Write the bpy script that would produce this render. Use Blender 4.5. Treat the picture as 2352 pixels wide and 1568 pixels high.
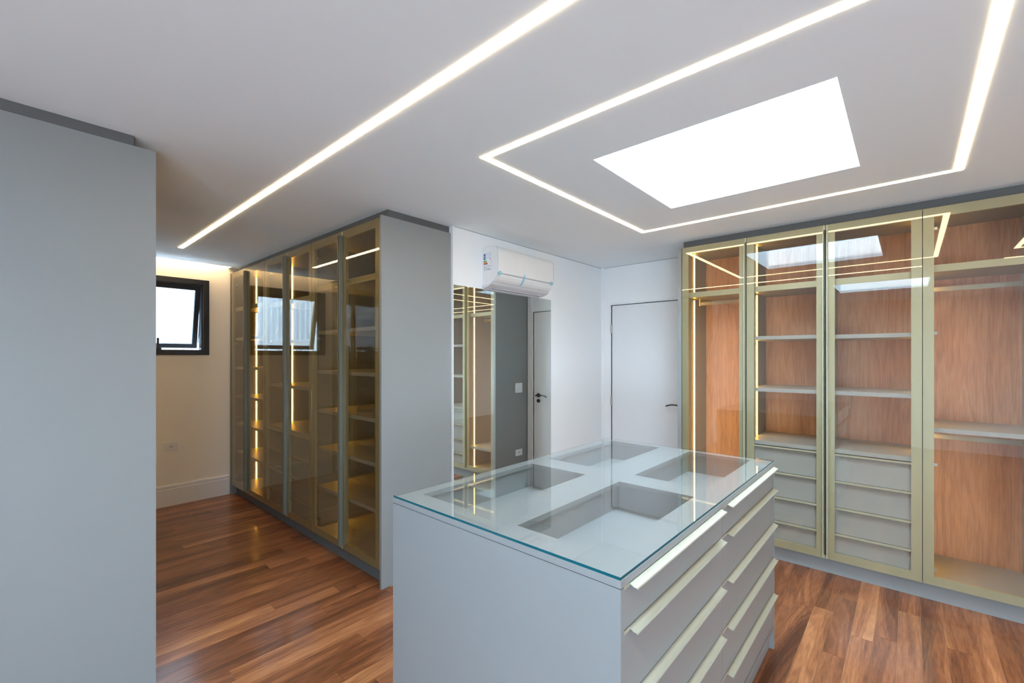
import bpy, bmesh, math, random
from mathutils import Vector

for o in list(bpy.data.objects):
    bpy.data.objects.remove(o)
sc = bpy.context.scene
COL = sc.collection
R = random.Random(7)

# ------------------------------------------------------------------ camera
cam_d = bpy.data.cameras.new('camera')
cam = bpy.data.objects.new('camera', cam_d)
COL.objects.link(cam)
cam.location = (0, 0, 1.55)
cam.rotation_euler = (math.radians(90), 0, math.radians(41.71))
cam_d.sensor_width = 36
cam_d.lens = 1023.0 / 2352 * 36
cam_d.shift_y = 35.4 / 2352
cam_d.clip_start = 0.02
sc.camera = cam

# ------------------------------------------------------------------ world, exposure
sc.view_settings.view_transform = 'Standard'
sc.view_settings.look = 'None'
sc.view_settings.gamma = 1
sc.view_settings.use_curve_mapping = False
sc.view_settings.exposure = 0.08
world = bpy.data.worlds.new('sky')
sc.world = world
world.use_nodes = True
bg = world.node_tree.nodes['Background']
bg.inputs[0].default_value = (0.56, 0.77, 1.0, 1)
bg.inputs[1].default_value = 37
STRIP = 16.0      # radiance of the ceiling light lines
SHELF_LED = 40.0  # radiance of the amber wardrobe strips
sc.cycles.transparent_max_bounces = 32
sc.cycles.max_bounces = 14
sc.cycles.diffuse_bounces = 6
sc.cycles.glossy_bounces = 6
sc.cycles.use_denoising = True

def portal(loc, sx, sy, rot):
    d = bpy.data.lights.new('sky_portal', 'AREA')
    d.shape = 'RECTANGLE'
    d.size = sx
    d.size_y = sy
    d.cycles.is_portal = True
    o = bpy.data.objects.new('sky_portal', d)
    o.location = loc
    o.rotation_euler = rot
    COL.objects.link(o)

sun_d = bpy.data.lights.new('sun', 'SUN')
sun_d.energy = 22.0
sun_d.angle = math.radians(1.5)
sun_d.color = (1.0, 0.97, 0.93)
sun = bpy.data.objects.new('sun', sun_d)
sun.rotation_euler = (math.radians(-72), 0, 0)     # low sun behind the door wall: it only reaches the skylight shafts
COL.objects.link(sun)

CE = 2.551      # ceiling height
portal((-0.70, 2.46, CE + 0.37), 1.0, 1.0, (0, 0, 0))
portal((-0.30, -0.45, CE + 0.37), 1.0, 1.0, (0, 0, 0))
portal((2.22, -2.61, 0.525), 1.75, 0.95, (math.radians(90), 0, 0))
portal((3.21, -1.775, 0.475), 0.85, 1.35, (0, math.radians(90), 0))

# ------------------------------------------------------------------ material helpers
def new_mat(name):
    m = bpy.data.materials.new(name)
    m.use_nodes = True
    nt = m.node_tree
    b = nt.nodes['Principled BSDF']
    return m, nt, b

def bump_noise(nt, b, scale, strength, dist=0.001):
    tc = nt.nodes.new('ShaderNodeNewGeometry')
    n = nt.nodes.new('ShaderNodeTexNoise')
    n.inputs['Scale'].default_value = scale
    n.inputs['Detail'].default_value = 4
    nt.links.new(tc.outputs['Position'], n.inputs['Vector'])
    bp = nt.nodes.new('ShaderNodeBump')
    bp.inputs['Strength'].default_value = strength
    bp.inputs['Distance'].default_value = dist
    nt.links.new(n.outputs['Fac'], bp.inputs['Height'])
    nt.links.new(bp.outputs['Normal'], b.inputs['Normal'])

def plain(name, col, rough=0.5, metal=0.0, coat=0.0, bump=None):
    m, nt, b = new_mat(name)
    b.inputs['Base Color'].default_value = (*col, 1)
    b.inputs['Roughness'].default_value = rough
    b.inputs['Metallic'].default_value = metal
    b.inputs['Coat Weight'].default_value = coat
    if bump:
        bump_noise(nt, b, *bump)
    return m

def emit(name, col, s):
    m, nt, b = new_mat(name)
    b.inputs['Base Color'].default_value = (0.8, 0.8, 0.8, 1)
    b.inputs['Emission Color'].default_value = (*col, 1)
    b.inputs['Emission Strength'].default_value = s
    return m

def glass(name, tint, ior=1.5, edge=None):
    """architectural glass: Fresnel mirror over tinted see-through"""
    m = bpy.data.materials.new(name)
    m.use_nodes = True
    nt = m.node_tree
    nt.nodes.clear()
    out = nt.nodes.new('ShaderNodeOutputMaterial')
    mix = nt.nodes.new('ShaderNodeMixShader')
    tr = nt.nodes.new('ShaderNodeBsdfTransparent')
    gl = nt.nodes.new('ShaderNodeBsdfGlossy')
    gl.inputs['Roughness'].default_value = 0.0
    tr.inputs['Color'].default_value = (*tint, 1)
    geo = nt.nodes.new('ShaderNodeNewGeometry')
    ma = nt.nodes.new('ShaderNodeMath')          # eta stays ior on both faces
    ma.operation = 'MULTIPLY_ADD'
    ma.inputs[1].default_value = 1 / ior - ior
    ma.inputs[2].default_value = ior
    fr = nt.nodes.new('ShaderNodeFresnel')
    nt.links.new(geo.outputs['Backfacing'], ma.inputs[0])
    nt.links.new(ma.outputs[0], fr.inputs['IOR'])
    nt.links.new(fr.outputs[0], mix.inputs[0])
    nt.links.new(tr.outputs[0], mix.inputs[1])
    nt.links.new(gl.outputs[0], mix.inputs[2])
    nt.links.new(mix.outputs[0], out.inputs[0])
    return m

M = {}
M['paint'] = plain('white_paint', (0.89, 0.90, 0.90), 0.75, bump=(120, 0.15))
M['ceil'] = plain('ceiling_paint', (0.87, 0.915, 0.93), 0.85, bump=(150, 0.12))
M['dooru'] = plain('door_white', (0.82, 0.83, 0.84), 0.35)
M['grey'] = plain('grey_laminate', (0.265, 0.27, 0.265), 0.42, bump=(400, 0.08))
M['grip'] = plain('shaded_grip_profile', (0.17, 0.17, 0.135), 0.4, metal=0.3)  # champagne pull darkened in colour, a shaded copy for the corridor doors
M['inner'] = plain('lit_laminate', (0.40, 0.405, 0.40), 0.42, bump=(400, 0.08))  # grey laminate lightened in colour for skylight falling on shelves and drawers
M['trim'] = plain('shaded_laminate', (0.115, 0.115, 0.112), 0.6)  # grey laminate darkened in colour for shade on cornices and corridor plinths
M['metal'] = plain('champagne_aluminium', (0.44, 0.42, 0.32), 0.5, metal=0.1)
M['frame'] = plain('champagne_frame', (0.49, 0.475, 0.325), 0.35, metal=0.2)
M['pull'] = plain('bronze_pull', (0.09, 0.08, 0.065), 0.45, metal=0.3)
M['steel'] = plain('dark_steel', (0.10, 0.10, 0.10), 0.3, metal=0.9)
M['nickel'] = plain('brushed_nickel', (0.55, 0.54, 0.52), 0.3, metal=0.9)
M['black'] = plain('black_aluminium', (0.012, 0.013, 0.017), 0.4)
M['plastic'] = plain('white_plastic', (0.80, 0.80, 0.80), 0.35)
M['gap'] = plain('shadow_gap', (0.03, 0.03, 0.03), 0.8)
M['door_glass'] = glass('bronze_glass', (0.935, 0.92, 0.885), 1.68)
M['dim_glass'] = glass('dimmed_bronze_glass', (0.86, 0.81, 0.72), 1.6)  # same door glass tinted darker to stand for the dim corridor
M['clear'] = glass('clear_glass', (0.985, 0.995, 0.99))
M['teal'] = plain('glass_edge', (0.0, 0.09, 0.115), 0.15)
M['strip'] = emit('warm_white_diffuser', (1.0, 0.76, 0.42), STRIP)
M['strip_long'] = emit('warm_white_diffuser_long', (1.0, 0.74, 0.40), 25.0)
M['amber'] = emit('amber_led', (1.0, 0.52, 0.07), SHELF_LED)
M['cove'] = emit('cove_led', (1.0, 0.68, 0.38), 85.0)

m, nt, b = new_mat('mirror_silver')
b.inputs['Base Color'].default_value = (0.86, 0.90, 0.88, 1)
b.inputs['Metallic'].default_value = 1
b.inputs['Roughness'].default_value = 0.0
M['mirror'] = m

def ramp(nt, stops):
    r = nt.nodes.new('ShaderNodeValToRGB')
    e = r.color_ramp.elements
    e[0].position, e[0].color = stops[0][0], (*stops[0][1], 1)
    e[1].position, e[1].color = stops[-1][0], (*stops[-1][1], 1)
    for p, c in stops[1:-1]:
        k = e.new(p)
        k.color = (*c, 1)
    return r

def math_node(nt, op, a=None, b_=None, c=None):
    n = nt.nodes.new('ShaderNodeMath')
    n.operation = op
    for i, v in enumerate((a, b_, c)):
        if v is None:
            continue
        if isinstance(v, (int, float)):
            n.inputs[i].default_value = v
        else:
            nt.links.new(v, n.inputs[i])
    return n.outputs[0]

def wood_panel():
    m, nt, b = new_mat('oak_veneer')
    g = nt.nodes.new('ShaderNodeNewGeometry')
    mp = nt.nodes.new('ShaderNodeMapping')
    mp.inputs['Scale'].default_value = (1, 1, 0.06)
    nt.links.new(g.outputs['Position'], mp.inputs[0])
    n1 = nt.nodes.new('ShaderNodeTexNoise')
    n1.inputs['Scale'].default_value = 9
    n1.inputs['Detail'].default_value = 3
    n1.inputs['Distortion'].default_value = 0.6
    nt.links.new(mp.outputs[0], n1.inputs['Vector'])
    n2 = nt.nodes.new('ShaderNodeTexNoise')
    n2.inputs['Scale'].default_value = 160
    n2.inputs['Detail'].default_value = 3
    nt.links.new(mp.outputs[0], n2.inputs['Vector'])
    rings = math_node(nt, 'SINE', math_node(nt, 'MULTIPLY', n1.outputs['Fac'], 60))
    v = math_node(nt, 'MULTIPLY_ADD', rings, 0.06, math_node(nt, 'MULTIPLY_ADD', n1.outputs['Fac'], 0.55, math_node(nt, 'MULTIPLY', n2.outputs['Fac'], 0.5)))
    r = ramp(nt, [(0.30, (0.42, 0.22, 0.13)), (0.52, (0.58, 0.33, 0.20)), (0.78, (0.72, 0.45, 0.29))])
    nt.links.new(v, r.inputs[0])
    nt.links.new(r.outputs[0], b.inputs['Base Color'])
    b.inputs['Roughness'].default_value = 0.5
    return m
M['wood'] = wood_panel()

def floor_wood():
    m, nt, b = new_mat('varnished_hardwood')
    g = nt.nodes.new('ShaderNodeNewGeometry')
    at = nt.nodes.new('ShaderNodeAttribute')
    at.attribute_name = 'tone'
    t = at.outputs['Fac']
    comb = nt.nodes.new('ShaderNodeCombineXYZ')
    nt.links.new(math_node(nt, 'MULTIPLY', t, 37.0), comb.inputs[2])
    nt.links.new(math_node(nt, 'MULTIPLY', t, 91.0), comb.inputs[1])
    va = nt.nodes.new('ShaderNodeVectorMath')
    va.operation = 'MULTIPLY_ADD'
    va.inputs[1].default_value = (1, 0.085, 1)
    nt.links.new(g.outputs['Position'], va.inputs[0])
    nt.links.new(comb.outputs[0], va.inputs[2])
    n1 = nt.nodes.new('ShaderNodeTexNoise')
    n1.inputs['Scale'].default_value = 5.5
    n1.inputs['Detail'].default_value = 2.5
    n1.inputs['Distortion'].default_value = 0.9
    nt.links.new(va.outputs[0], n1.inputs['Vector'])
    n2 = nt.nodes.new('ShaderNodeTexNoise')
    n2.inputs['Scale'].default_value = 130
    n2.inputs['Detail'].default_value = 3
    nt.links.new(va.outputs[0], n2.inputs['Vector'])
    rings = math_node(nt, 'SINE', math_node(nt, 'MULTIPLY', n1.outputs['Fac'], 80))
    v = math_node(nt, 'MULTIPLY_ADD', rings, 0.045, math_node(nt, 'MULTIPLY_ADD', n1.outputs['Fac'], 0.85, -0.125))
    v = math_node(nt, 'MULTIPLY_ADD', n2.outputs['Fac'], 0.34, v)
    v = math_node(nt, 'MULTIPLY_ADD', t, 0.26, math_node(nt, 'SUBTRACT', v, 0.16))
    r = ramp(nt, [(0.20, (0.085, 0.026, 0.010)), (0.40, (0.21, 0.070, 0.026)), (0.58, (0.36, 0.135, 0.052)), (0.80, (0.58, 0.27, 0.11))])
    nt.links.new(v, r.inputs[0])
    nt.links.new(r.outputs[0], b.inputs['Base Color'])
    b.inputs['Roughness'].default_value = 0.30
    b.inputs['Coat Weight'].default_value = 0.35
    b.inputs['Coat Roughness'].default_value = 0.12
    b.inputs['Specular IOR Level'].default_value = 0.25
    bp = nt.nodes.new('ShaderNodeBump')
    bp.inputs['Strength'].default_value = 0.10
    bp.inputs['Distance'].default_value = 0.001
    nt.links.new(v, bp.inputs['Height'])
    nt.links.new(bp.outputs['Normal'], b.inputs['Normal'])
    return m
M['floor'] = floor_wood()
M['joint'] = plain('floor_joint', (0.42, 0.24, 0.12), 0.6)

def frosted():
    m = bpy.data.materials.new('translucent_sheet')
    m.use_nodes = True
    nt = m.node_tree
    nt.nodes.clear()
    out = nt.nodes.new('ShaderNodeOutputMaterial')
    mix = nt.nodes.new('ShaderNodeMixShader')
    d = nt.nodes.new('ShaderNodeBsdfDiffuse')
    t = nt.nodes.new('ShaderNodeBsdfTranslucent')
    d.inputs[0].default_value = (0.46, 0.47, 0.48, 1)
    t.inputs[0].default_value = (0.46, 0.47, 0.48, 1)
    mix.inputs[0].default_value = 0.5
    nt.links.new(d.outputs[0], mix.inputs[1])
    nt.links.new(t.outputs[0], mix.inputs[2])
    nt.links.new(mix.outputs[0], out.inputs[0])
    return m
M['sheet'] = frosted()

# ------------------------------------------------------------------ geometry helpers
def tag(o, label=None, cat=None, group=None, kind=None):
    if label: o['label'] = label
    if cat: o['category'] = cat
    if group: o['group'] = group
    if kind: o['kind'] = kind
    return o

def root(name, loc, label, cat, group=None):
    o = bpy.data.objects.new(name, None)
    o.location = loc
    o.empty_display_size = 0.1
    COL.objects.link(o)
    return tag(o, label, cat, group)

def wloc(o):
    v = Vector((0, 0, 0))
    while o is not None:
        v += Vector(o.location)
        o = o.parent
    return v

def link(name, me, mat, parent=None, loc=(0, 0, 0)):
    o = bpy.data.objects.new(name, me)
    if mat is not None:
        for mm in (mat if isinstance(mat, (list, tuple)) else [mat]):
            me.materials.append(mm)
    COL.objects.link(o)
    o.parent = parent
    o.location = loc
    return o

def bm_box(bm, x0, x1, y0, y1, z0, z1, mi=0):
    if x0 > x1: x0, x1 = x1, x0
    if y0 > y1: y0, y1 = y1, y0
    if z0 > z1: z0, z1 = z1, z0
    v = [bm.verts.new(p) for p in ((x0, y0, z0), (x1, y0, z0), (x1, y1, z0), (x0, y1, z0), (x0, y0, z1), (x1, y0, z1), (x1, y1, z1), (x0, y1, z1))]
    fs = []
    for f in ((0, 3, 2, 1), (4, 5, 6, 7), (0, 1, 5, 4), (1, 2, 6, 5), (2, 3, 7, 6), (3, 0, 4, 7)):
        k = bm.faces.new([v[i] for i in f])
        k.material_index = mi
        fs.append(k)
    return v, fs

def boxes(name, bl, mat, parent=None, bev=0.0, kind=None, label=None):
    """one object out of boxes given in world coordinates; its origin lies at its own base centre"""
    bm = bmesh.new()
    for b_ in bl:
        bm_box(bm, *b_)
    if bev:
        bmesh.ops.bevel(bm, geom=list(bm.edges), offset=bev, segments=2, affect='EDGES', clamp_overlap=True)
    return finish(name, bm, mat, parent, kind, label)

def finish(name, bm, mat, parent=None, kind=None, label=None, smooth=False):
    xs = [v.co for v in bm.verts]
    lo = Vector([min(c[i] for c in xs) for i in range(3)])
    hi = Vector([max(c[i] for c in xs) for i in range(3)])
    org = Vector(((lo.x + hi.x) / 2, (lo.y + hi.y) / 2, lo.z))
    for v in bm.verts:
        v.co -= org
    me = bpy.data.meshes.new(name)
    bm.to_mesh(me)
    bm.free()
    if smooth:
        for p in me.polygons:
            p.use_smooth = True
    o = link(name, me, mat, parent, org - (wloc(parent) if parent else Vector((0, 0, 0))))
    if kind: o['kind'] = kind
    if label: o['label'] = label
    return o

def prism(name, prof, axis, a0, a1, mat, parent=None, label=None, smooth=False, kind=None):
    """extrude a closed outline (list of 3-D points at axis value 0) along axis from a0 to a1"""
    bm = bmesh.new()
    e = Vector((0, 0, 0)); e[axis] = 1
    A = [bm.verts.new(Vector(p) + e * a0) for p in prof]
    B = [bm.verts.new(Vector(p) + e * a1) for p in prof]
    n = len(prof)
    for i in range(n):
        bm.faces.new((A[i], A[(i + 1) % n], B[(i + 1) % n], B[i]))
    bm.faces.new(A[::-1])
    bm.faces.new(B)
    bmesh.ops.recalc_face_normals(bm, faces=bm.faces)
    o = finish(name, bm, mat, parent, kind, label)
    if smooth:
        for p in o.data.polygons:
            p.use_smooth = len(p.vertices) == 4
    return o

def cyl(bm, p0, p1, r, seg=14):
    p0, p1 = Vector(p0), Vector(p1)
    d = (p1 - p0).normalized()
    a = d.orthogonal().normalized()
    c = d.cross(a)
    L = [[bm.verts.new(p + r * (math.cos(2 * math.pi * k / seg) * a + math.sin(2 * math.pi * k / seg) * c)) for k in range(seg)] for p in (p0, p1)]
    for k in range(seg):
        bm.faces.new((L[0][k], L[0][(k + 1) % seg], L[1][(k + 1) % seg], L[1][k]))
    bm.faces.new(L[0][::-1])
    bm.faces.new(L[1])

def slab_with_holes(name, x0, x1, y0, y1, z0, z1, holes, mat, plane='z', **kw):
    """a flat slab as a grid of cells with rectangular holes (a0,a1,b0,b1) left out"""
    if plane == 'z': A, B, C = (x0, x1), (y0, y1), (z0, z1)
    elif plane == 'x': A, B, C = (y0, y1), (z0, z1), (x0, x1)
    else: A, B, C = (x0, x1), (z0, z1), (y0, y1)
    ua = sorted({*A, *[h[0] for h in holes], *[h[1] for h in holes]})
    ub = sorted({*B, *[h[2] for h in holes], *[h[3] for h in holes]})
    ua = [u for u in ua if A[0] <= u <= A[1]]
    ub = [u for u in ub if B[0] <= u <= B[1]]
    bm = bmesh.new()
    def P(a, b_, c):
        return {'z': (a, b_, c), 'x': (c, a, b_), 'y': (a, c, b_)}[plane]
    V = {}
    def vert(i, j, k):
        if (i, j, k) not in V:
            V[i, j, k] = bm.verts.new(P(ua[i], ub[j], C[k]))
        return V[i, j, k]
    na, nb = len(ua) - 1, len(ub) - 1
    def solid(i, j):
        if not (0 <= i < na and 0 <= j < nb): return False
        ca, cb = (ua[i] + ua[i + 1]) / 2, (ub[j] + ub[j + 1]) / 2
        return not any(h[0] < ca < h[1] and h[2] < cb < h[3] for h in holes)
    for i in range(na):
        for j in range(nb):
            if not solid(i, j): continue
            for k in (0, 1):
                bm.faces.new((vert(i, j, k), vert(i + 1, j, k), vert(i + 1, j + 1, k), vert(i, j + 1, k)))
            for (di, dj, q) in ((-1, 0, ((i, j), (i, j + 1))), (1, 0, ((i + 1, j), (i + 1, j + 1))), (0, -1, ((i, j), (i + 1, j))), (0, 1, ((i, j + 1), (i + 1, j + 1)))):
                if not solid(i + di, j + dj):
                    (a, b_), (c, d) = q
                    bm.faces.new((vert(a, b_, 0), vert(c, d, 0), vert(c, d, 1), vert(a, b_, 1)))
    bmesh.ops.recalc_face_normals(bm, faces=bm.faces)
    return finish(name, bm, mat, **kw)

# ------------------------------------------------------------------ the room
XW, XE, YS, YN = -5.76, 3.2, -2.6, 4.45      # west wall (window), east, south, north (door)
XM = -2.60                                    # face of the mirror wall
SK1 = (-1.197, -0.192, 1.964, 2.958)          # skylight over the island
SK2 = (-0.80, 0.20, -0.95, 0.05)              # skylight behind the photographer
ST = 0.034
strip1 = (-4.99, 0.11, 1.012, 1.046)
strip1b = (0.72, 3.0, 1.012, 1.046)
def ring(x0, x1, y0, y1):
    return [(x0, x1, y0, y0 + ST), (x0, x0 + ST, y0 + ST, y1 - ST), (x0, x1, y1 - ST, y1), (x1 - ST, x1, y0 + ST, y1 - ST)]
ringA = ring(-1.607, 0.215, 1.560, 3.382)
ringB = ring(0.72, 2.9, 1.560, 3.382)
COVE = (XW - 0.2, -5.63, 0.45, 1.625)
slab_with_holes('ceiling', XW - 0.1, XE + 0.1, YS - 0.1, YN + 0.1, CE, CE + 0.05,
                [SK1, SK2, strip1, strip1b, COVE] + ringA + ringB, M['ceil'], kind='structure')
# cove box over the slot by the window wall
boxes('trim_1', [(XW - 0.02, -5.50, 0.43, 1.645, CE + 0.17, CE + 0.19), (-5.52, -5.50, 0.43, 1.645, CE + 0.051, CE + 0.17),
                 (XW, -5.52, 0.43, 0.45, CE + 0.051, CE + 0.17), (XW, -5.52, 1.625, 1.645, CE + 0.051, CE + 0.17)], M['ceil'], kind='structure')

def window_hole_wall(name, *a, **k):
    return slab_with_holes(name, *a, **k)

WIN = (0.53, 1.443, 1.571, 2.387)
slab_with_holes('wall_west', XW - 0.15, XW, -0.3, 2.4, 0, CE + 0.19, [WIN], plain('warm_lit_wall', (0.90, 0.86, 0.79), 0.75, bump=(120, 0.15)), plane='x', kind='structure')  # white wall tinted cream to imitate the warm cove glow
DR = (-2.481, -1.591, 0.0, 2.125)
slab_with_holes('wall_north', XM - 0.3, XE + 0.1, YN, YN + 0.12, 0, CE, [DR], M['paint'], plane='y', kind='structure')
boxes('wall_mirror', [(XM - 0.3, XM, 2.238, YN, 0, CE)], M['paint'], kind='structure')
boxes('wall_corridor_north', [(XW, XM - 0.3, 2.24, 2.36, 0, CE)], M['paint'], kind='structure')
boxes('wall_corridor_south', [(XW, -2.64, -0.28, -0.16, 0, CE)], M['paint'], kind='structure')
boxes('wall_southwest', [(-2.76, -2.64, YS, -0.28, 0, CE)], M['paint'], kind='structure')
BW = (1.35, 3.1, 0.05, 1.00)
EW = (-2.45, -1.10, 0.05, 0.90)
slab_with_holes('wall_south', -2.76, XE + 0.1, YS - 0.12, YS, 0, CE, [BW], M['paint'], plane='y', kind='structure')
slab_with_holes('wall_east', XE, XE + 0.12, YS, YN, 0, CE, [EW], M['paint'], plane='x', kind='structure')

# skylights: shaft and pane
def skylight(name, s):
    x0, x1, y0, y1 = s
    t = 0.05
    z0, z1 = CE + 0.05, CE + 0.36
    sh = boxes(name, [(x0 - t, x0, y0 - t, y1 + t, z0, z1), (x1, x1 + t, y0 - t, y1 + t, z0, z1),
                      (x0, x1, y0 - t, y0, z0, z1), (x0, x1, y1, y1 + t, z0, z1)], M['ceil'], kind='structure')
    boxes('pane', [(x0 - 0.03, x1 + 0.03, y0 - 0.03, y1 + 0.03, z1, z1 + 0.006)], M['clear'], sh)
skylight('window_2', SK1)
skylight('window_3', SK2)

# ceiling light lines
def line_light(name, segs, label, group=None, mat='strip'):
    r = root(name, ((segs[0][0] + segs[0][1]) / 2, (segs[0][2] + segs[0][3]) / 2, CE), label, 'ceiling light', group)
    for s in segs:
        boxes('light_segment', [(s[0], s[1], s[2], s[3], CE - 0.003, CE + 0.03)], M[mat], r)
    return r
line_light('linear_light', [strip1], 'long straight warm white light line recessed in the ceiling, running towards the window', mat='strip_long')
line_light('linear_light', ringA, 'rectangular warm white light line recessed in the ceiling around the skylight')
line_light('linear_light', [strip1b], 'straight ceiling light line seen only as a reflection at the far right wardrobe door')
line_light('linear_light', ringB, 'second rectangular ceiling light line, seen only as a reflected corner at the far right')
cv = root('cove_light', (-5.56, 1.03, CE + 0.05), 'hidden warm light strip in the ceiling slot above the black window', 'cove light')
boxes('light_segment', [(-5.672, -5.652, 0.47, 1.605, CE + 0.158, CE + 0.166)], M['cove'], cv)

# floor: subfloor and planks running along Y
fl = boxes('floor', [(XW - 0.1, XE + 0.1, YS - 0.1, YN + 0.1, -0.10, -0.0022)], M['joint'], kind='structure')
PW = 0.0985
near, far = [], []
x = XW + 0.0
while x < XE:
    x1 = min(x + PW, XE)
    ymin, ymax = (YS, YN) if x1 > -2.60 else (0.40, 1.70)
    y = ymin - R.uniform(0, 1.2)
    while y < ymax:
        L = R.uniform(0.7, 2.2)
        a, b_ = max(y, ymin), min(y + L, ymax)
        if b_ - a > 0.02:
            q = (x + 0.0006, x1 - 0.0006, a + 0.0006, b_ - 0.0006)
            # in view: the corridor, the strip between island and wardrobe, the left of the island
            seen = (x1 <= -2.60) or (b_ > -0.1 and x1 < 1.0 and not (-1.50 < x and x1 < -0.60 and a > 1.05 and b_ < 2.6))
            (near if seen else far).append(q)
        y += L
    x = x1

def tone_mesh(name, qs, tones):
    me = bpy.data.meshes.new(name)
    V, F, T = [], [], []
    for (x0, x1, y0, y1), t in zip(qs, tones):
        k = len(V)
        V += [(x0, y0, -0.002), (x1, y0, -0.002), (x1, y1, -0.002), (x0, y1, -0.002), (x0, y0, 0), (x1, y0, 0), (x1, y1, 0), (x0, y1, 0)]
        for f in ((0, 3, 2, 1), (4, 5, 6, 7), (0, 1, 5, 4), (1, 2, 6, 5), (2, 3, 7, 6), (3, 0, 4, 7)):
            F.append([k + i for i in f]); T.append(t)
    me.from_pydata(V, [], F)
    at = me.attributes.new('tone', 'FLOAT', 'FACE')
    at.data.foreach_set('value', T)
    me.materials.append(M['floor'])
    return me

def tn():
    return min(1, max(0, R.gauss(0.5, 0.27)))
near.sort(key=lambda q: (q[0] + 0.9) ** 2 + (q[2] - 1) ** 2)
far += near[299:]
near = near[:299]
for q in near:
    cx_, cy_ = (q[0] + q[1]) / 2, (q[2] + q[3]) / 2
    me = tone_mesh('plank', [(q[0] - cx_, q[1] - cx_, q[2] - cy_, q[3] - cy_)], [tn()])
    o = bpy.data.objects.new('plank', me)
    COL.objects.link(o)
    o.parent = fl
    o.location = Vector((cx_, cy_, 0)) - wloc(fl)
me = tone_mesh('plank_field', far, [tn() for _ in far])
o = bpy.data.objects.new('plank_field', me)
COL.objects.link(o)
o.parent = fl
o.location = -wloc(fl)
o['kind'] = 'stuff'

# baseboard of the window wall with its groove
bz = [(0, 0), (0.018, 0), (0.018, 0.172), (0.012, 0.178), (0.012, 0.186), (0.016, 0.190), (0.014, 0.210), (0, 0.212)]
prism('baseboard_west', [(XW + a, 0, z) for a, z in bz], 1, 0.45, 1.634, M['dooru'], kind='structure')
bz2 = [(0, 0), (0.018, 0), (0.018, 0.172), (0.012, 0.178), (0.016, 0.190), (0, 0.212)]
prism('baseboard_north', [(0, YN - a, z) for a, z in bz2], 0, XM, -2.505, M['dooru'], kind='structure')
prism('baseboard_mirror', [(XM + a, 0, z) for a, z in bz2], 1, 3.50, YN - 0.03, M['dooru'], kind='structure')
# corner strip between mirror wall and door wall, and the ceiling joint's shadow painted as grey strips
boxes('trim_2', [(XM, -2.572, YN - 0.012, YN, 0.215, CE)], M['paint'], kind='structure')

g4 = plain('joint_shadow', (0.40, 0.40, 0.41), 0.9)
boxes('trim_9', [(XM, XM + 0.0015, 2.25, YN - 0.02, CE - 0.005, CE)], g4, kind='structure')
boxes('trim_10', [(XM + 0.03, -1.51, YN - 0.0015, YN, CE - 0.005, CE)], g4, kind='structure')

# ------------------------------------------------------------------ window_1: black awning window, sash tilted out
y0, y1, z0, z1 = WIN
fw = 0.055
win = boxes('window_1', [(XW - 0.10, XW + 0.012, y0, y0 + fw, z0, z1), (XW - 0.10, XW + 0.012, y1 - fw, y1, z0, z1),
                         (XW - 0.10, XW + 0.012, y0 + fw, y1 - fw, z0, z0 + fw), (XW - 0.10, XW + 0.012, y0 + fw, y1 - fw, z1 - fw, z1)],
            M['black'], bev=0.002, kind='structure')
# stepped inner rebate
boxes('window_rebate', [(XW - 0.10, XW - 0.012, y0 + fw, y0 + fw + 0.014, z0 + fw, z1 - fw), (XW - 0.10, XW - 0.012, y1 - fw - 0.014, y1 - fw, z0 + fw, z1 - fw),
                        (XW - 0.10, XW - 0.012, y0 + fw + 0.014, y1 - fw - 0.014, z1 - fw - 0.014, z1 - fw)], M['black'], win)
# sash built hanging from the top edge, then swung outwards
def tilt_sash():
    th = math.radians(13)
    ya, yb = y0 + fw + 0.016, y1 - fw - 0.016
    zt, zb = z1 - fw - 0.016, z0 + fw + 0.004
    hgt = zt - zb
    sw = 0.045
    def build(name, bl, mat, parent, bev=0.0):
        bm = bmesh.new()
        for b_ in bl:
            bm_box(bm, *b_)
        for v in bm.verts:            # local: x outwards 0..-.03, z down from 0
            a = Vector((v.co.x, v.co.y, v.co.z))
            v.co = Vector((XW - 0.03 + a.x * math.cos(th) + a.z * math.sin(th), a.y, zt - a.x * math.sin(th) * -1 * -1 + a.z * math.cos(th)))
        return finish(name, bm, mat, parent)
    s = build('sash', [(-0.035, 0, ya, ya + sw, -hgt, 0), (-0.035, 0, yb - sw, yb, -hgt, 0),
                       (-0.035, 0, ya + sw, yb - sw, -sw, 0), (-0.035, 0, ya + sw, yb - sw, -hgt, -hgt + sw)], M['black'], win)
    build('pane', [(-0.020, -0.014, ya + sw, yb - sw, -hgt + sw, -sw)], M['clear'], s)
    build('stay_arm', [(0.004, 0.010, yb + 0.004, yb + 0.012, -hgt + 0.06, -0.10)], M['nickel'], s)
tilt_sash()
bm = bmesh.new()
ym = (y0 + y1) / 2
bm_box(bm, XW - 0.02, XW + 0.02, ym - 0.035, ym + 0.035, z0 + fw, z0 + fw + 0.018)
bm_box(bm, XW + 0.0, XW + 0.016, ym - 0.002, ym + 0.016, z0 + fw + 0.018, z0 + fw + 0.12)
finish('window_handle', bm, M['black'], win)
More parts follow.
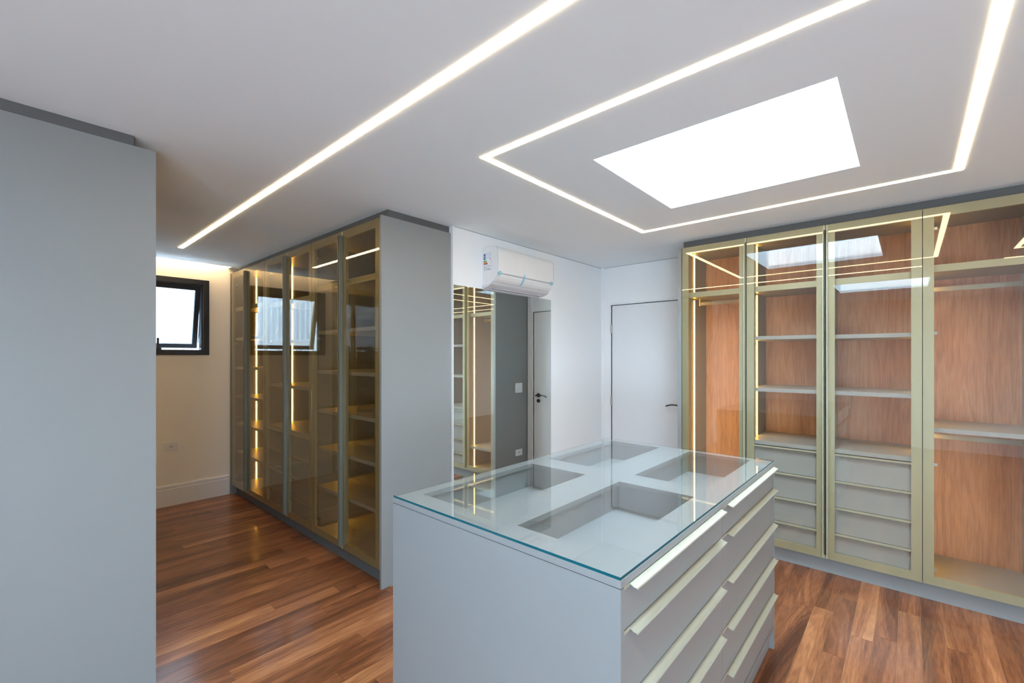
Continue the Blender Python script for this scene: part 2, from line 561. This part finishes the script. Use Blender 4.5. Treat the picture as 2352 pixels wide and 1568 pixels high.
# corrugated translucent sheet outside
bm = bmesh.new()
nn = 160
rows = []
for k in range(nn + 1):
    yy = -0.6 + 3.2 * k / nn
    xx = XW - 0.75 + 0.020 * math.sin(yy * 2 * math.pi / 0.076)
    rows.append([bm.verts.new((xx - d, yy, z)) for d in (0, 0.002) for z in (0.6, 3.4)])
for a, b_ in zip(rows, rows[1:]):
    bm.faces.new((a[0], b_[0], b_[1], a[1]))
    bm.faces.new((a[2], a[3], b_[3], b_[2]))
    bm.faces.new((a[1], b_[1], b_[3], a[3]))
    bm.faces.new((a[0], a[2], b_[2], b_[0]))
for a in (rows[0], rows[-1]):
    bm.faces.new((a[0], a[1], a[3], a[2]))
bmesh.ops.recalc_face_normals(bm, faces=bm.faces)
o = finish('corrugated_sheet', bm, M['sheet'])
tag(o, 'white translucent corrugated sheet standing outside the black window', 'sheet')

# south window: unseen low opening added behind the photographer to light the ceiling
x0, x1, z0, z1 = BW
w4 = boxes('fill_window_south', [(x0, x0 + 0.05, YS - 0.09, YS + 0.01, z0, z1), (x1 - 0.05, x1, YS - 0.09, YS + 0.01, z0, z1), ((x0 + x1) / 2 - 0.03, (x0 + x1) / 2 + 0.03, YS - 0.09, YS + 0.01, z0 + 0.05, z1 - 0.05),
                        (x0 + 0.05, x1 - 0.05, YS - 0.09, YS + 0.01, z0, z0 + 0.05), (x0 + 0.05, x1 - 0.05, YS - 0.09, YS + 0.01, z1 - 0.05, z1)], M['black'], kind='structure')
boxes('pane', [(x0 + 0.05, x1 - 0.05, YS - 0.05, YS - 0.044, z0 + 0.05, z1 - 0.05)], M['clear'], w4)

ya_, yb_, z0, z1 = EW  # east window: unseen low opening, added as extra daylight for the ceiling
w5 = boxes('fill_window_east', [(XE - 0.01, XE + 0.09, a, a + 0.05, z0, z1) for a in (ya_, (ya_ + yb_) / 2 - 0.025, yb_ - 0.05)] +
           [(XE, XE + 0.08, ya_ + 0.051, yb_ - 0.051, z0, z0 + 0.05), (XE, XE + 0.08, ya_ + 0.051, yb_ - 0.051, z1 - 0.05, z1)], M['black'], kind='structure')
boxes('pane', [(XE + 0.04, XE + 0.046, ya_ + 0.05, yb_ - 0.05, z0 + 0.05, z1 - 0.05)], M['clear'], w5)

# ------------------------------------------------------------------ door_1 in the north wall
x0, x1, _, z1 = DR
d1 = boxes('door_1', [(x0 + 0.004, x1 - 0.004, YN + 0.008, YN + 0.045, 0.006, z1 - 0.006)], M['dooru'], bev=0.002, kind='structure')
boxes('door_frame', [(x0 - 0.018, x0, YN - 0.008, YN + 0.10, 0, z1 + 0.018), (x1, x1 + 0.018, YN - 0.008, YN + 0.10, 0, z1 + 0.018), (x0, x1, YN - 0.008, YN + 0.10, z1, z1 + 0.018)], M['dooru'], d1)
boxes('door_casing', [(x1 + 0.020, x1 + 0.085, YN - 0.014, YN, 0, CE)], M['dooru'], d1, bev=0.002)
boxes('hollow', [(x0, x1, YN + 0.11, YN + 0.119, 0, z1)], M['gap'], d1)
for zc in (0.24, 1.058, 1.862):
    boxes('hinge', [(x0 - 0.008, x0 + 0.010, YN - 0.013, YN + 0.012, zc - 0.05, zc + 0.05)], M['nickel'], d1, bev=0.002)
bm = bmesh.new()
hx = -1.672
cyl(bm, (hx, YN + 0.010, 1.062), (hx, YN - 0.004, 1.062), 0.026, 20)
cyl(bm, (hx, YN - 0.002, 1.062), (hx, YN - 0.055, 1.062), 0.010)
pts = [(hx, YN - 0.052, 1.062), (hx - 0.05, YN - 0.055, 1.068), (hx - 0.10, YN - 0.055, 1.070), (hx - 0.14, YN - 0.052, 1.062), (hx - 0.165, YN - 0.050, 1.052)]
for a, b_ in zip(pts, pts[1:]):
    cyl(bm, a, b_, 0.0075)
finish('door_handle', bm, M['steel'], d1)
bm = bmesh.new()
cyl(bm, (hx, YN + 0.010, 0.992), (hx, YN - 0.004, 0.992), 0.024, 20)
cyl(bm, (hx, YN - 0.004, 0.992), (hx, YN - 0.010, 0.992), 0.009)
finish('keyhole_plate', bm, M['steel'], d1)

# ------------------------------------------------------------------ mirror on the mirror wall
mr = root('wall_mirror_panel', (XM, 2.86, 0.01), 'tall frameless wall mirror on the white wall beside the grey panel, under the air conditioner', 'mirror')
boxes('mirror_glass', [(XM + 0.001, XM + 0.005, 2.242, 3.480, 0.01, 2.102)], M['mirror'], mr)
boxes('polished_edge', [(XM + 0.001, XM + 0.0052, 3.4805, 3.4825, 0.01, 2.102), (XM + 0.001, XM + 0.0052, 2.242, 3.480, 2.1022, 2.1042)], M['plastic'], mr)

# ------------------------------------------------------------------ air conditioner
def aircon():
    ya, yb = 2.556, 3.300
    r = root('air_conditioner', (XM, (ya + yb) / 2, 2.12), 'white wall-mounted air conditioner still wrapped in film, above the mirror', 'air conditioner')
    def P(pr): return [(XM + d, 0, z) for d, z in pr]
    side = [(0.002, 2.132), (0.002, 2.436), (0.02, 2.440), (0.11, 2.436), (0.150, 2.424), (0.166, 2.400), (0.171, 2.330), (0.171, 2.240),
            (0.166, 2.218), (0.156, 2.196), (0.142, 2.176), (0.124, 2.160), (0.100, 2.147), (0.075, 2.138), (0.045, 2.133)]
    body = prism('body', P(side), 1, ya, yb, M['plastic'], r)
    # swept-back base tray
    base = [(0.002, 2.110), (0.002, 2.1315), (0.045, 2.1320), (0.075, 2.1370), (0.100, 2.1455), (0.112, 2.1515), (0.117, 2.147), (0.102, 2.132), (0.07, 2.118), (0.03, 2.111)]
    prism('base_tray', P(base), 1, ya - 0.008, yb + 0.002, plain('ac_base', (0.66, 0.66, 0.68), 0.4), r)
    boxes('air_outlet', [(XM + 0.035, XM + 0.070, ya + 0.06, yb - 0.06, 2.108, 2.116)], plain('ac_outlet', (0.5, 0.5, 0.52), 0.5), r)
    # lower flap, curved
    fl_ = [(0.1655, 2.2125), (0.1685, 2.2125), (0.1600, 2.194), (0.1455, 2.1735), (0.1265, 2.157), (0.1235, 2.1605), (0.1415, 2.1765), (0.1555, 2.196)]
    prism('flap', P(fl_), 1, ya + 0.03, yb - 0.03, M['plastic'], r)
    boxes('panel_joint', [(XM + 0.165, XM + 0.1690, ya + 0.001, yb - 0.001, 2.2135, 2.2165)], plain('joint_grey', (0.30, 0.30, 0.34), 0.6), r)
    # film over the front panel: a slightly wrinkled sheet with thickness
    bm = bmesh.new()
    ny, nz = 60, 18
    RR = random.Random(3)
    ridges = [(RR.uniform(0, 1), RR.uniform(0, 1), RR.uniform(-1, 1), RR.uniform(0.006, 0.02)) for _ in range(14)]
    prof = [(0.118, 2.4375), (0.152, 2.4265), (0.1685, 2.400), (0.1735, 2.330), (0.1735, 2.238), (0.1705, 2.219)]
    def pos(s):
        s *= len(prof) - 1
        k = min(int(s), len(prof) - 2)
        f_ = s - k
        return [prof[k][i] * (1 - f_) + prof[k + 1][i] * f_ for i in (0, 1)]
    G = []
    for i in range(ny + 1):
        u = i / ny
        row = []
        for j in range(nz + 1):
            v_ = j / nz
            d, z = pos(v_)
            w_ = 0
            for a, c, s_, wd in ridges:
                t_ = (u - a) + s_ * (v_ - c) * 0.5
                w_ += 0.0016 * math.exp(-(t_ / wd) ** 2) * math.exp(-((v_ - c) / 0.35) ** 2)
            row.append(bm.verts.new((XM + d + 0.0012 + w_, ya + 0.004 + (yb - ya - 0.008) * u, z)))
        G.append(row)
    for i in range(ny):
        for j in range(nz):
            bm.faces.new((G[i][j], G[i + 1][j], G[i + 1][j + 1], G[i][j + 1]))
    bmesh.ops.recalc_face_normals(bm, faces=bm.faces)
    bmesh.ops.solidify(bm, geom=list(bm.faces), thickness=0.0008)
    o = finish('protective_film', bm, plain('film', (0.80, 0.79, 0.78), 0.22), r, label='crinkled white protective film over the front')
    for p in o.data.polygons: p.use_smooth = True
    # light blue tapes
    tp = plain('blue_tape', (0.30, 0.58, 0.70), 0.4)
    tape = [(0.1758, 2.240), (0.1770, 2.240), (0.1735, 2.214), (0.1620, 2.193), (0.1475, 2.1715), (0.1270, 2.1545), (0.1255, 2.1555), (0.1462, 2.1725), (0.1608, 2.194), (0.1722, 2.215)]
    prism('tape', P(tape), 1, 2.872, 2.892, tp, r, label='long pale blue tape in the middle')
    for yy in (2.580, 3.262):
        tape2 = [(0.1758, 2.234), (0.1770, 2.234), (0.1735, 2.214), (0.1665, 2.200), (0.1653, 2.201), (0.1722, 2.215)]
        prism('tape', P(tape2), 1, yy - 0.014, yy + 0.014, tp, r)
    # energy label on the near side face
    lb = boxes('energy_label', [(XM + 0.012, XM + 0.098, ya - 0.0008, ya - 0.0001, 2.252, 2.388)], plain('label_white', (0.78, 0.80, 0.82), 0.4), r)
    yl = ya - 0.0012
    boxes('label_blue', [(XM + 0.014, XM + 0.034, yl, yl + 0.0005, 2.338, 2.384)], plain('label_blue', (0.0, 0.09, 0.35), 0.4), lb)
    for z in (2.351, 2.364):
        boxes('label_text', [(XM + 0.019, XM + 0.028, yl - 0.0004, yl, z, z + 0.006)], M['plastic'], lb)
    cols = [(0.02, 0.20, 0.06), (0.20, 0.36, 0.05), (0.55, 0.42, 0.06), (0.60, 0.20, 0.05), (0.55, 0.09, 0.04), (0.42, 0.04, 0.04)]
    for k, c in enumerate(cols):
        boxes('label_bar', [(XM + 0.014, XM + 0.046 + 0.003 * k, yl, yl + 0.0005, 2.331 - 0.0055 * k - 0.005, 2.331 - 0.0055 * k)], plain('bar', c, 0.5), lb)
    tb = []
    RR = random.Random(5)
    for zz in (2.380, 2.372, 2.362, 2.354, 2.346):
        for xx in (0.040, 0.058, 0.076):
            w_ = RR.uniform(0.004, 0.014)
            tb.append((XM + xx, XM + xx + w_, yl, yl + 0.0004, zz, zz + 0.0015))
    for k in range(9):
        for xx in (0.020, 0.044, 0.066):
            w_ = RR.uniform(0.004, 0.016)
            zz = 2.290 - 0.0042 * k
            tb.append((XM + xx, XM + xx + w_, yl, yl + 0.0004, zz, zz + 0.0014))
    tb += [(XM + 0.084, XM + 0.091, yl, yl + 0.0004, 2.336, 2.343), (XM + 0.082, XM + 0.088, yl, yl + 0.0004, 2.276, 2.284),
           (XM + 0.060, XM + 0.096, yl, yl + 0.0004, 2.2545, 2.257)]
    boxes('label_text', tb, plain('ink', (0.08, 0.08, 0.09), 0.6), lb, kind='stuff')
    bl = [(XM + 0.012, XM + 0.098, yl, yl + 0.0004, 2.3875, 2.3885), (XM + 0.012, XM + 0.098, yl, yl + 0.0004, 2.2515, 2.2525), (XM + 0.097, XM + 0.098, yl, yl + 0.0004, 2.252, 2.388)]
    boxes('label_border', bl, plain('ink2', (0.2, 0.2, 0.22), 0.6), lb)
    # moulded arc marks and knock-out outline on the side
    bm = bmesh.new()
    for k in range(10):
        a = math.radians(-60 + 12 * k)
        b2 = math.radians(-60 + 12 * (k + 1))
        c = (0.020, 2.182)
        cyl(bm, (XM + c[0] + 0.028 * math.cos(a), ya, c[1] + 0.028 * math.sin(a)), (XM + c[0] + 0.028 * math.cos(b2), ya, c[1] + 0.028 * math.sin(b2)), 0.0008, 5)
    finish('knockout_mark', bm, plain('mark', (0.45, 0.45, 0.5), 0.5), r)
aircon()

# ------------------------------------------------------------------ plates
def plate(name, label, box, kind, cat, face):
    """face: unit axis the plate looks towards"""
    x0, x1, y0, y1, z0, z1 = box
    r = root(name, ((x0 + x1) / 2, (y0 + y1) / 2, z0), label, cat)
    boxes('cover_plate', [box], M['plastic'], r, bev=0.0015)
    cy, cz = (y0 + y1) / 2, (z0 + z1) / 2
    xf = x1 if face > 0 else x0
    d = 0.0015 * face
    if kind == 'socket':
        bm = bmesh.new()
        oct_ = [(cy + 0.022 * math.cos(a), cz + 0.014 * math.sin(a)) for a in [math.radians(30 * k) for k in range(12)]]
        A = [bm.verts.new((xf - d, p[0], p[1])) for p in oct_]
        B = [bm.verts.new((xf + d, p[0], p[1])) for p in oct_]
        n = len(oct_)
        for i in range(n): bm.faces.new((A[i], A[(i + 1) % n], B[(i + 1) % n], B[i]))
        bm.faces.new(A[::-1]); bm.faces.new(B)
        bmesh.ops.recalc_face_normals(bm, faces=bm.faces)
        f_ = finish('socket_face', bm, plain('socket', (0.66, 0.66, 0.65), 0.4), r)
        for k in (-1, 0, 1):
            bm = bmesh.new()
            cyl(bm, (xf + d, cy + k * 0.009, cz + (0.003 if k == 0 else 0)), (xf + d * 1.6, cy + k * 0.009, cz + (0.003 if k == 0 else 0)), 0.0024, 8)
            finish('pin_hole', bm, M['gap'], f_)
    else:
        for k in range(3):
            zc = cz - 0.034 + 0.034 * k
            boxes('rocker', [(xf - d, xf + 2 * d, cy - 0.028, cy + 0.028, zc - 0.014, zc + 0.014)], M['plastic'], r, bev=0.001)
    return r
plate('outlet_plate', 'cream socket plate low on the warm-lit wall below the black window', (XW, XW + 0.008, 1.043, 1.164, 0.573, 0.655), 'socket', 'outlet', 1)

# ------------------------------------------------------------------ wardrobes
SP = 0.016          # side panel thickness
ZB, ZT = 0.112, 2.489

def handle_profile(name, a0, a1, base, z, out, axis, parent, s=1.0, label=None):
    """lipped aluminium pull along a drawer's top edge. out: signed direction away from the drawer face"""
    pr = [(0.0, 0.0), (0.004, 0.0008), (0.008, 0.0002), (0.012, -0.0022), (0.016, -0.0042), (0.021, -0.0050), (0.025, -0.0050), (0.026, -0.0085),
          (0.0245, -0.0085), (0.0235, -0.0068), (0.0155, -0.0062), (0.011, -0.0040), (0.007, -0.0018), (0.003, -0.0016), (0.0012, -0.0090), (0.0, -0.0090)]
    pts = []
    for d, zz in pr:
        p = [0, 0, z + zz * s]
        p[1 - axis] = base + out * d * s
        pts.append(tuple(p))
    return prism(name, pts, axis, a0, a1, M['metal'], parent, label)

def wardrobe(x0, x1, yf, sg, doors, shelves, label, drawers=(), rods=(), led='left', back='grey', counter=None, top_z=2.10,
             group=None, depth=0.585, end=None, name='glazed_wardrobe', gl='door_glass', led2=False):
    Y = lambda y: yf + sg * y
    r = root(name, ((x0 + x1) / 2, Y(depth / 2), 0), label, 'wardrobe', group)
    xi0, xi1 = x0 + SP, x1 - SP
    B = lambda n, bl, mat, par=r, bev=0.0, lab=None: boxes(n, [(a, b_, Y(c), Y(d), e, f_) for a, b_, c, d, e, f_ in bl], mat, par, bev, None, lab)
    B('side_panel', [(x0, xi0, 0.028, depth, ZB, ZT)], M['grey'])
    B('side_panel', [(xi1, x1, 0.028, depth, ZB, ZT)], M['grey'])
    B('back_panel', [(xi0, xi1, depth - 0.012, depth, ZB, ZT)], M[back])
    B('top_panel', [(xi0, xi1, 0.028, depth - 0.013, ZT - 0.018, ZT)], M['grey'])
    B('bottom_panel', [(xi0, xi1, 0.028, depth - 0.013, ZB, ZB + 0.020)], M['inner'])
    B('plinth', [(x0, x1, 0.055, 0.073, 0, ZB - 0.001)], M['trim' if gl == 'dim_glass' else 'grey'])  # corridor plinths take the laminate with shade in its colour
    # fixed upper shelf with a champagne edge
    us = B('shelf', [(xi0, xi1, 0.046, depth - 0.013, top_z - 0.028, top_z)], M['grey'])
    B('shelf_edge', [(xi0 + 0.001, xi1 - 0.001, 0.040, 0.0455, top_z - 0.040, top_z + 0.004)], M['frame'], us)
    stops = [(top_z - 0.040, top_z + 0.004)]
    for z in shelves:
        B('shelf', [(xi0, xi1, 0.044, depth - 0.013, z - 0.028, z)], M['inner'], r, 0.001)
        stops.append((z - 0.028, z))
    low = ZB + 0.022
    if counter:
        B('counter', [(xi0, xi1, 0.030, depth - 0.013, counter - 0.030, counter)], M['inner'], r, 0.001)
        low = counter + 0.001
    for k, (za, zb) in enumerate(drawers):
        dr = B('drawer', [(xi0 + 0.002, xi1 - 0.002, 0.034, 0.052, za, zb), (xi0 + 0.014, xi1 - 0.014, 0.052, depth - 0.03, za + 0.01, zb - 0.04)], M['inner'])
        handle_profile('handle', xi0 + 0.004, xi1 - 0.014, Y(0.0335), zb, -sg, 0, dr, 1.0)
    for z in rods:
        rd = B('hanging_rod', [(xi0 + 0.034, xi1 - 0.034, 0.297, 0.311, z - 0.030, z)], M['metal'], r, 0.004)
        for xs in (xi0 + 0.030, xi1 - 0.040):
            B('rod_bracket', [(xs, xs + 0.010, 0.293, 0.315, z - 0.034, z + (0.045 if z > 1.5 else 0.04))], M['metal'], rd)
    if led:
        xl = (xi0, xi0 + 0.004) if led == 'left' else (xi1 - 0.004, xi1)
        segs, z = [], low
        for a, b_ in sorted(s for s in stops if s[0] > low):
            segs.append((xl[0], xl[1], 0.250, 0.2585, z, a - 0.001))
            z = b_ + 0.001
        segs.append((xl[0], xl[1], 0.250, 0.2585, z, ZT - 0.020))
        B('led_strip', segs, M['amber'], r, 0.0, 'glowing amber light strip')
        if led2:
            B('led_strip', [(xi1 - 0.004, xi1, 0.140, 0.148, g[4], g[5]) for g in segs], M['amber'], r, 0.0, 'glowing amber light strip')
    for (a, b_, side) in doors:
        a += 0.0018; b_ -= 0.0018
        st = 0.052
        d = B('door', [(a, a + st, 0.005, 0.025, ZB + 0.002, ZT), (b_ - st, b_, 0.005, 0.025, ZB + 0.002, ZT),
                       (a + st, b_ - st, 0.005, 0.025, ZB + 0.002, ZB + 0.056), (a + st, b_ - st, 0.005, 0.025, ZT - 0.060, ZT)], M['frame'])
        pa, pb = a, b_
        if side == 'right': pb -= 0.013
        if side == 'left': pa += 0.013
        B('glass_pane', [(pa, pb, 0.0, 0.0045, ZB + 0.003, ZT - 0.001)], M[gl], d)
        if side:
            ha = (b_ - 0.012, b_) if side == 'right' else (a, a + 0.012)
            lip = (b_ - 0.012, b_ - 0.007) if side == 'right' else (a + 0.007, a + 0.012)
            h = B('handle', [(lip[0], lip[1], -0.026, 0.0048, ZB + 0.03, ZT - 0.035)], M['grip' if gl == 'dim_glass' else 'frame'], d)
            ins = (b_ - 0.0068, b_) if side == 'right' else (a, a + 0.0068)
            B('grip_channel', [(ins[0], ins[1], -0.002, 0.0048, ZB + 0.03, ZT - 0.035)], M['pull'], d)
        hl = side in ('right', None)                 # hinged on the left stile
        vis = 0.016 if (gl == 'dim_glass' or side is None) else -0.012
        for zc in (0.205, 0.87, 1.70, 2.36):
            e = a + st + vis if hl else b_ - st + 0.012
            q = (e - 0.040, e) if hl else (e, e + 0.036)
            B('hinge', [(q[0], q[1], 0.0255, 0.040, zc - 0.009, zc + 0.009), (q[0] + 0.006, q[1] - 0.010, 0.040, 0.055, zc - 0.006, zc + 0.006)], M['nickel'], d)
    if end:
        ex0, ex1, ez = end
        B('end_panel', [(ex0, ex1, -0.006, depth + 0.010, 0, ez)], M['grey'], r, 0.001)
    return r

dz4 = [(0.673 + 0.003, 0.864), (0.485 + 0.003, 0.673), (0.301 + 0.003, 0.485), (0.135, 0.301)]
YR = 3.85
wardrobe(-1.466, -0.957, YR, 1, [(-1.466, -0.957, 'right')], [0.412], 'narrow glass-door wardrobe nearest the white door, with a hanging rail and one low shelf',
         rods=(2.045,), back='wood', end=(-1.500, -1.468, 2.487), led2=True)
wardrobe(-0.957, -0.444, YR, 1, [(-0.957, -0.444, 'right')], [1.712, 1.308], 'glass-door wardrobe with amber strip, three shelves and four drawers, left of its twin',
         drawers=dz4, counter=0.900, back='wood')
wardrobe(-0.444, 0.064, YR, 1, [(-0.444, 0.064, 'left')], [1.708, 1.308], 'glass-door wardrobe with shelves over four drawers, its pulls ending short of the right side',
         drawers=dz4, counter=0.900, back='wood', led='right')
wardrobe(0.064, 0.572, YR, 1, [(0.064, 0.572, None)], [1.100], 'glass-door wardrobe at the far right edge with two hanging rails and no drawers',
         rods=(2.020, 1.030), back='wood', top_z=2.128)
wardrobe(0.572, 1.080, YR, 1, [(0.572, 1.080, 'right')], [1.100], 'glass-door wardrobe just beyond the right edge of the picture', rods=(2.020, 1.030), back='wood', top_z=2.128)
wardrobe(1.080, 1.590, YR, 1, [(1.080, 1.590, 'left')], [1.712, 1.308], 'last glass-door wardrobe of the long run, outside the picture', drawers=dz4, counter=0.900, back='wood', end=(1.592, 1.624, 2.487))
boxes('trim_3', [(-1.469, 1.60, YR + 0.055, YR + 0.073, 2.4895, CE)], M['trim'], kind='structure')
plate('switch_plate', 'white three-gang switch plate on the grey wardrobe side, seen in the mirror', (-1.508, -1.500, 4.195, 4.330, 1.098, 1.220), 'switch', 'switch', -1)
plate('outlet_plate', 'white socket plate low on the grey wardrobe side, seen in the mirror', (-1.508, -1.500, 4.203, 4.330, 0.303, 0.382), 'socket', 'outlet', -1)

# left corridor wardrobes, facing south
YL = 1.64
JX = [-5.70, -5.207, -4.70, -4.185, -3.68, -3.168, -2.658]
sh6 = [1.765, 1.440, 1.120, 0.810, 0.490]
wardrobe(JX[0], JX[2], YL, 1, [(JX[0], JX[1], 'right'), (JX[1], JX[2], 'left')], sh6, 'bronze glass shelf wardrobe of the corridor, the one beside the black window', end=(-5.722, -5.702, 2.489), gl='dim_glass')
wardrobe(JX[2], JX[4], YL, 1, [(JX[2], JX[3], 'right'), (JX[3], JX[4], 'left')], [1.705, 1.290], 'middle bronze glass wardrobe of the corridor, with four drawers under a glowing counter',
         drawers=dz4, counter=0.893, top_z=2.070, gl='dim_glass')
wardrobe(JX[4], JX[6], YL, 1, [(JX[4], JX[5], 'right'), (JX[5], JX[6], 'left')], sh6, 'bronze glass shelf wardrobe of the corridor, the one ending in the grey side panel', end=(-2.640, -2.620, 2.497), top_z=2.13, gl='dim_glass')
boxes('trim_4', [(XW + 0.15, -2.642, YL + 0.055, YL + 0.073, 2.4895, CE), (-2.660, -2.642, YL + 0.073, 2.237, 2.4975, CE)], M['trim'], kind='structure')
boxes('trim_5', [(XW, -5.723, YL + 0.006, YL + 0.024, 0.0, 2.489)], M['grey'], kind='structure')
# opposite wardrobes, facing north; only the grey end is in view
YO = 0.440
wardrobe(JX[0], JX[2], YO, -1, [(JX[0], JX[1], 'right'), (JX[1], JX[2], 'left')], sh6, 'corridor wardrobe opposite, beside the window, hidden but for reflections', led='right')
wardrobe(JX[2], JX[4], YO, -1, [(JX[2], JX[3], 'right'), (JX[3], JX[4], 'left')], [1.705, 1.290], 'middle corridor wardrobe opposite, hidden but for reflections', drawers=dz4, counter=0.893, led='right')
wardrobe(JX[4], JX[6], YO, -1, [(JX[4], JX[5], 'right'), (JX[5], JX[6], 'left')], sh6, 'wardrobe at the left edge of the picture showing only its tall blank grey side', end=(-2.640, -2.620, 2.506), led='right')
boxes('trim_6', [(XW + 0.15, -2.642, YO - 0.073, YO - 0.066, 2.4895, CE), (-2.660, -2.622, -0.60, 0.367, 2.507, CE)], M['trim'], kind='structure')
boxes('trim_7', [(XW, -5.702, YO - 0.024, YO - 0.006, 0.0, 2.489)], M['grey'], kind='structure')
boxes('trim_8', [(-2.640, -2.620, -0.62, -0.160, 0, 2.506)], M['grey'], kind='structure')

# ------------------------------------------------------------------ island
def island():
    x0, x1, y0, y1 = -1.532, -0.535, 1.007, 2.702
    zs0, zs1, zg = 0.972, 0.9915, 1.0
    r = root('jewellery_island', ((x0 + x1) / 2, (y0 + y1) / 2, 0), 'grey drawer island with a glass top over four open trays', 'island')
    boxes('side_panel', [(x0, x1, y0, y0 + 0.018, 0, zs0 - 0.0025)], M['grey'], r, 0.001, label='plain grey end panel facing the camera')
    boxes('side_panel', [(x0, x1, y1 - 0.018, y1, 0, zs0 - 0.0025)], M['grey'], r, 0.001)
    boxes('back_panel', [(x0, x0 + 0.018, y0 + 0.0185, y1 - 0.0185, 0.10, zs0 - 0.0025)], M['grey'], r)
    boxes('plinth', [(x0 + 0.03, x1 - 0.022, y0 + 0.019, y1 - 0.019, 0, 0.098)], M['grey'], r)
    boxes('bottom_panel', [(x0 + 0.02, x1, y0 + 0.019, y1 - 0.019, 0.100, 0.122)], M['grey'], r)
    ym = 1.824
    holes = [(a, b_, c, d) for a, b_ in ((-1.475, -1.147), (-0.970, -0.640)) for c, d in ((1.114, 1.812), (1.960, 2.660))]
    slab_with_holes('top_frame', x0, x1, y0, y1, zs0, zs1, holes, M['grey'], parent=r)
    # trays under each opening
    for (a, b_, c, d) in holes:
        e = 0.008
        zf = 0.872
        t = boxes('tray', [(a - e, b_ + e, c - e, d + e, zf - 0.012, zf), (a - e - 0.012, a - e, c - e - 0.012, d + e + 0.012, zf - 0.012, zs0 - 0.001),
                           (b_ + e, b_ + e + 0.012, c - e - 0.012, d + e + 0.012, zf - 0.012, zs0 - 0.001), (a - e, b_ + e, c - e - 0.012, c - e, zf - 0.012, zs0 - 0.001),
                           (a - e, b_ + e, d + e, d + e + 0.012, zf - 0.012, zs0 - 0.001)], M['grey'], r)
    boxes('divider_panel', [(x0 + 0.02, x1 - 0.03, ym - 0.009, ym + 0.009, 0.123, 0.855)], M['grey'], r)
    # glass top: see-through faces, green cut edge
    bm = bmesh.new()
    g = 0.002
    _, fs = bm_box(bm, x0 + g, x1 - g, y0 + g, y1 - g, zs1 + 0.0004, zg)
    for k in (2, 3):       # the south and east edges are cut matt green
        fs[k].material_index = 1
    finish('glass_top', bm, [M['clear'], M['teal']], r, label='clear glass sheet with teal cut edges')
    tops = [0.969, 0.855, 0.672, 0.487, 0.302]
    bots = [0.8575, 0.6745, 0.4895, 0.3045, 0.125]
    for c, d in ((y0 + 0.0205, ym - 0.0013), (ym + 0.0013, y1 - 0.0205)):
        for zt, zb in zip(tops, bots):
            dr = boxes('drawer', [(x1 - 0.022, x1 - 0.004, c, d, zb, zt)] + ([] if zt > 0.9 else [(x1 - 0.45, x1 - 0.022, c + 0.02, d - 0.02, zb + 0.01, zt - 0.04)]), M['grey'], r)
            handle_profile('handle', c + (0.026 if c < 1.5 else 0.050), d - (0.022 if c < 1.5 else 0.002), x1 - 0.0035, zt, 1, 1, dr, 1.0)
            boxes('handle_rail', [(x1 - 0.0039, x1 - 0.0024, c + 0.001, d - 0.001, zt - 0.009, zt)], M['metal'], dr)
    return r
island()
